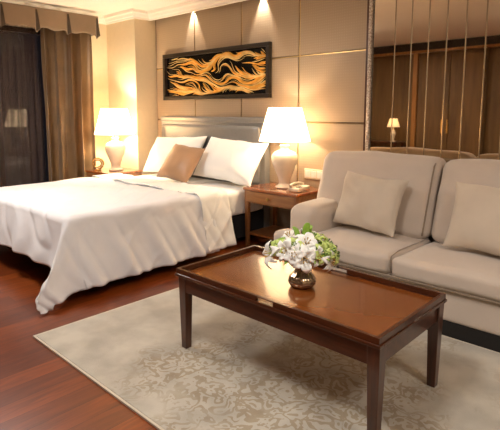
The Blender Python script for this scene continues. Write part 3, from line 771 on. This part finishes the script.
# (dx along camera right, dy toward camera, z) built in world axes
R_ = Vector((.725, .688, 0)); T_ = Vector((.688, -.725, 0))
def fp(a, b, z): return Vector((VX, VY, VZ)) + R_ * a + T_ * b + Vector((0, 0, z))
def fd(a, b, z): return R_ * a + T_ * b + Vector((0, 0, z))
FL = [  # right, near, height, facing, size, material, label
    ((-.005, .085, .135), (.05, 1, .05), .075, 'petal', 'white lily facing forward at the front centre of the bouquet, lowest of the middle blooms'),
    ((.01, .05, .195), (.1, .8, .7), .072, 'petal', 'white lily just above the front centre bloom of the bouquet'),
    ((-.085, .06, .165), (-.5, .8, .25), .066, 'petal', 'white lily at the left of centre in the bouquet'),
    ((-.15, .02, .135), (-1, .35, .1), .075, 'petal', 'white lily drooping out over the far left of the bouquet'),
    ((.12, .05, .115), (.8, .6, -.1), .066, 'petal', 'white lily hanging low at the right of the bouquet'),
    ((-.06, -.03, .225), (-.4, .1, .9), .062, 'petal', 'white lily on the upper left of the bouquet'),
    ((.03, -.06, .235), (.2, -.1, 1), .06, 'petal', 'white lily at the top back of the bouquet'),
    ((.08, .06, .175), (.5, .8, .3), .066, 'petalgreen', 'lime green flower right of the centre white lilies'),
    ((.115, .0, .2), (.7, .1, .6), .064, 'petalgreen', 'lime green flower on the upper right of the bouquet'),
    ((.15, .02, .155), (1, .4, .2), .058, 'petalgreen', 'lime green flower at the far right of the bouquet'),
    ((-.115, .03, .195), (-.6, .5, .6), .052, 'petalgreen', 'lime green flower on the left of the bouquet'),
    ((-.045, .06, .215), (-.2, .8, .6), .048, 'petalgreen', 'small lime green flower between the upper white lilies'),
    ((.055, -.01, .232), (.2, .3, 1), .05, 'petalgreen', 'small lime green flower at the top of the bouquet'),
    ((.055, .075, .165), (.5, .9, .1), .06, 'petal', 'white lily just right of the front centre bloom of the bouquet'),
    ((-.045, .08, .175), (-.3, .9, .3), .06, 'petal', 'white lily just left of and above the front centre bloom of the bouquet'),
    ((.13, .05, .185), (.8, .5, .3), .05, 'petalgreen', 'small lime green flower above the white lily hanging at the right'),
    ((-.14, .02, .18), (-.9, .3, .4), .05, 'petalgreen', 'small lime green flower above the drooping lily at the far left'),
]
for i, (a, d_, s, m_, lb) in enumerate(FL):
    lily(fp(a[0], a[1], a[2] + (.042 if i < 5 else .018)), fd(*d_), s * 1.06, m_, lb, 'white lilies in the vase' if m_ == 'petal' else 'green flowers in the vase', 30 + i)
def leafy(base, tip, wd, label, k):
    base, tip = Vector(base), Vector(tip); ax = (tip - base); L = ax.length; n = 10; side = ax.cross(Vector((0, 0, 1)) + T_ * .6).normalized()
    bm = bmesh.new(); g = []
    for i in range(n + 1):
        u = i / n; c = ax * u + Vector((0, 0, .04 * math.sin(u * PI) * L / .15)); w = wd * math.sin(PI * (.04 + .92 * u)) ** .8
        g.append([bm.verts.new(c + side * w * t + Vector((0, 0, abs(t) * w * .25))) for t in (-1, -.5, 0, .5, 1)])
    for i in range(n):
        for j in range(4): bm.faces.new((g[i][j], g[i + 1][j], g[i + 1][j + 1], g[i][j + 1]))
    o = obj('leaf', bm, 'leaf', smooth=True, loc=base); s = o.modifiers.new('solid', 'SOLIDIFY'); s.thickness = .0012
    return tag(o, label, 'leaf', 'green leaves in the vase')
LV = [((.0, 0, .13), (.03, 0, .335), .018), ((.01, 0, .13), (.05, -.03, .315), .016), ((0, 0, .13), (-.05, -.02, .31), .014), ((-.01, .0, .13), (-.13, -.01, .245), .016), ((.01, 0, .13), (.17, .0, .215), .017), ((.01, .02, .13), (.12, .1, .17), .018), ((-.01, .02, .13), (-.1, .1, .15), .018), ((0, .02, .13), (.05, .12, .16), .016), ((0, .0, .13), (.14, -.05, .24), .016), ((0, .0, .13), (-.15, -.05, .2), .016)]
LN = ['tall upright leaf at the top centre of the bouquet', 'second tall leaf just behind the topmost one', 'pointed leaf rising at the top left of the bouquet', 'leaf reaching up and left between the lilies', 'leaf reaching out at the far right of the bouquet', 'leaf low at the right front of the bouquet', 'leaf low at the left front of the bouquet', 'leaf under the front centre lily', 'leaf at the upper right back of the bouquet', 'leaf at the left back of the bouquet']
for i, ((a, b, w), lb) in enumerate(zip(LV, LN)): leafy(fp(*a), fp(*b), w, lb, i)
bp = [(.17, .01, .215), (.185, .0, .18), (.175, .03, .14), (.18, .02, .11), (-.02, 0, .27), (-.17, 0, .19)]
bl = ['dark berry twig at the right edge of the bouquet, topmost', 'dark berry twig at the right edge of the bouquet, second from top', 'dark berry twig at the right edge of the bouquet, third from top', 'dark berry twig lowest at the right edge of the bouquet', 'dark berry twig standing at the top of the bouquet', 'dark berry twig at the left edge of the bouquet']
for p, lb in zip(bp, bl):
    e_ = fp(*p); r = thing('berry_twig', lb, 'twig', e_, 0, 'dark berry twigs in the vase'); bm = bmesh.new(); tube(bm, [tuple(VN - e_), (0, 0, 0)], .0018, 5); obj('twig', bm, 'stem', r)
    bm = bmesh.new(); bmesh.ops.create_icosphere(bm, subdivisions=2, radius=.0075); obj('berry', bm, 'darkbud', r, smooth=True)

# ------------------------------------------------------------------ wall mirror
mr = thing('wall_mirror', 'large bronze tinted wall mirror with thin vertical lines behind the sofa', 'mirror', (-.9, W - .02, 1.8))
my = W - .03; mx0, mx1 = -2.20, .6; mz0, mz1 = .97, 2.50
P('backing_board', box(mx0 - .02, mx1 + .02, my + .005, W - .013, mz0 - .02, mz1 + .02), 'darkband', mr)
xs = [mx0]
x = -2.0
while x < mx1: xs.append(x); x += .146
xs.append(mx1)
for k, (a, b) in enumerate(zip(xs, xs[1:])):
    P('mirror_strip', box(a + .001, b - .001, my, my + .005, mz0, mz1), 'mirror', mr)
for k, x in enumerate(xs[1:-1]):
    bm = bmesh.new(); v = [bm.verts.new(q) for q in ((x - .0055, my, mz0), (x, my - .004, mz0), (x + .0055, my, mz0), (x - .0055, my, mz1), (x, my - .004, mz1), (x + .0055, my, mz1))]
    bm.faces.new((v[0], v[1], v[4], v[3])); bm.faces.new((v[1], v[2], v[5], v[4])); bm.faces.new((v[0], v[2], v[1])); bm.faces.new((v[3], v[4], v[5]))
    P('bevel_joint', bm, 'strip', mr)
P('side_frame', box(-2.243, -2.207, W - .055, W - .013, .03, mz1 + .03), 'sparkle', mr, bevel=.008)
P('side_frame', box(mx1 + .005, mx1 + .06, W - .055, W - .013, .03, mz1 + .03), 'sparkle', mr, bevel=.008)
P('side_frame', box(-2.268, -2.2435, W - .04, W - .013, .03, mz1 + .03), 'tabledarkz', mr)
P('bottom_frame', box(-2.207, mx1, W - .06, W - .013, .93, .972), 'strip', mr, bevel=.005)
P('top_frame', box(-2.207, mx1, W - .05, W - .013, mz1, mz1 + .035), 'strip', mr, bevel=.005)

# ------------------------------------------------------------------ side of the room seen in the mirror
struct('trim_3', box(XL + .01, XR - .01, YF, YF + .12, 2.475, CZ - .005), 'darkband')
struct('trim_4', box(XL + .01, XR - .01, YF, YF + .13, 2.43, 2.474), 'orangewood')
wr = thing('wardrobe', 'tall brown fitted wardrobe with two doors, seen in the mirror', 'wardrobe', (-3.5, YF, 0))
P('carcass', box(-4.04, -2.84, YF + .001, YF + .10, 0, 2.42), 'wallwood', wr)
for a, b in ((-4.02, -3.45), (-3.43, -2.86)):
    dr = P('door', box(a, b, YF + .101, YF + .122, .08, 2.36), 'wardrobe', wr, bevel=.003)
    bm = bx(bmesh.new(), (-3.56 if a < -4 else -3.46), (-3.54 if a < -4 else -3.44), YF + .123, YF + .145, .95, 1.2)
    h_ = obj('handle', bm, 'brass', dr); h_.location = (0, 0, 0)
P('side_post', box(-4.12, -4.04, YF + .001, YF + .16, 0, 2.42), 'orangewood', wr)
dsk = thing('console_table', 'narrow dark console table on the far side, seen in the mirror', 'table', (-4.75, YF + .27, 0))
obj('table_top', box(-.5, .5, -.2, .2, .74, .77), 'tabledark', dsk, bevel=.004)
for sx in (-1, 1):
    for sy in (-1, 1): obj('leg', frustum(bmesh.new(), sx * .46, sy * .16, 0, .74, .015, .024), 'tabledarkz', dsk)
tl = thing('small_lamp', 'small lit lamp on the console table, glowing in the mirror', 'lamp', (-4.42, YF + .27, .77))
obj('base', lathe(smoothprof([(.05, 0), (.055, .01), (.02, .03), (.035, .09), (.05, .15), (.03, .21), (.012, .24), (.012, .33)], 4), 24), 'ceramic', tl, smooth=True)
obj('lamp_shade', lathe([(.12, .28), (.07, .44), (.067, .44), (.117, .28)], 32, cap=False), 'dimshade', tl)
q = lamp_light('small_lamp_glow', 'POINT', (0, 0, .36), 1.2, LAMPC, shadow_soft_size=.03); q.parent = tl

# ------------------------------------------------------------------ light fixtures
for k, (x, y, w) in enumerate(FILL_LAMPS):  # invented fixtures carrying the added fill light, all out of view
    c = thing('ceiling_lamp', ['round ceiling lamp over the coffee table side of the room', 'round ceiling lamp over the foot of the bed', 'round ceiling lamp at the far right end of the sofa'][k], 'lamp', (x, y, CZ), 0, 'round ceiling lamps')
    obj('rim', lathe([(.325, -.15), (.34, -.15), (.34, -.2), (.325, -.205), (.325, -.15)], 48, cap=False), 'whitemetal', c, smooth=False)
    obj('stem', lathe([(.05, 0), (.05, -.02), (.012, -.03), (.012, -.17), (.1, -.185)], 24), 'whitemetal', c)
    obj('diffuser', lathe(smoothprof([(.322, -.2), (.3, -.212), (.2, -.218), (.001, -.22)], 3), 48, cap=False), 'diffuser', c, smooth=True)
for k, x in enumerate((-4.63, -3.51)):
    c = thing('spotlight', ['spotlight in the slot above the left end of the picture', 'spotlight in the slot above the right end of the picture'][k], 'lamp', (x, W - .045, CZ - .005), 0, 'spotlights over the picture')
    obj('housing', lathe([(.022, 0), (.022, -.02), (.019, -.02), (.019, -.004)], 24, cap=False), 'whitemetal', c)
    L = lamp_light('spot_beam', 'SPOT', (0, .0, -.022), WALLSPOT_W, (1, .86, .7), (math.radians(4), 0, 0), spot_size=math.radians(60), spot_blend=.7, shadow_soft_size=.012); L.parent = c
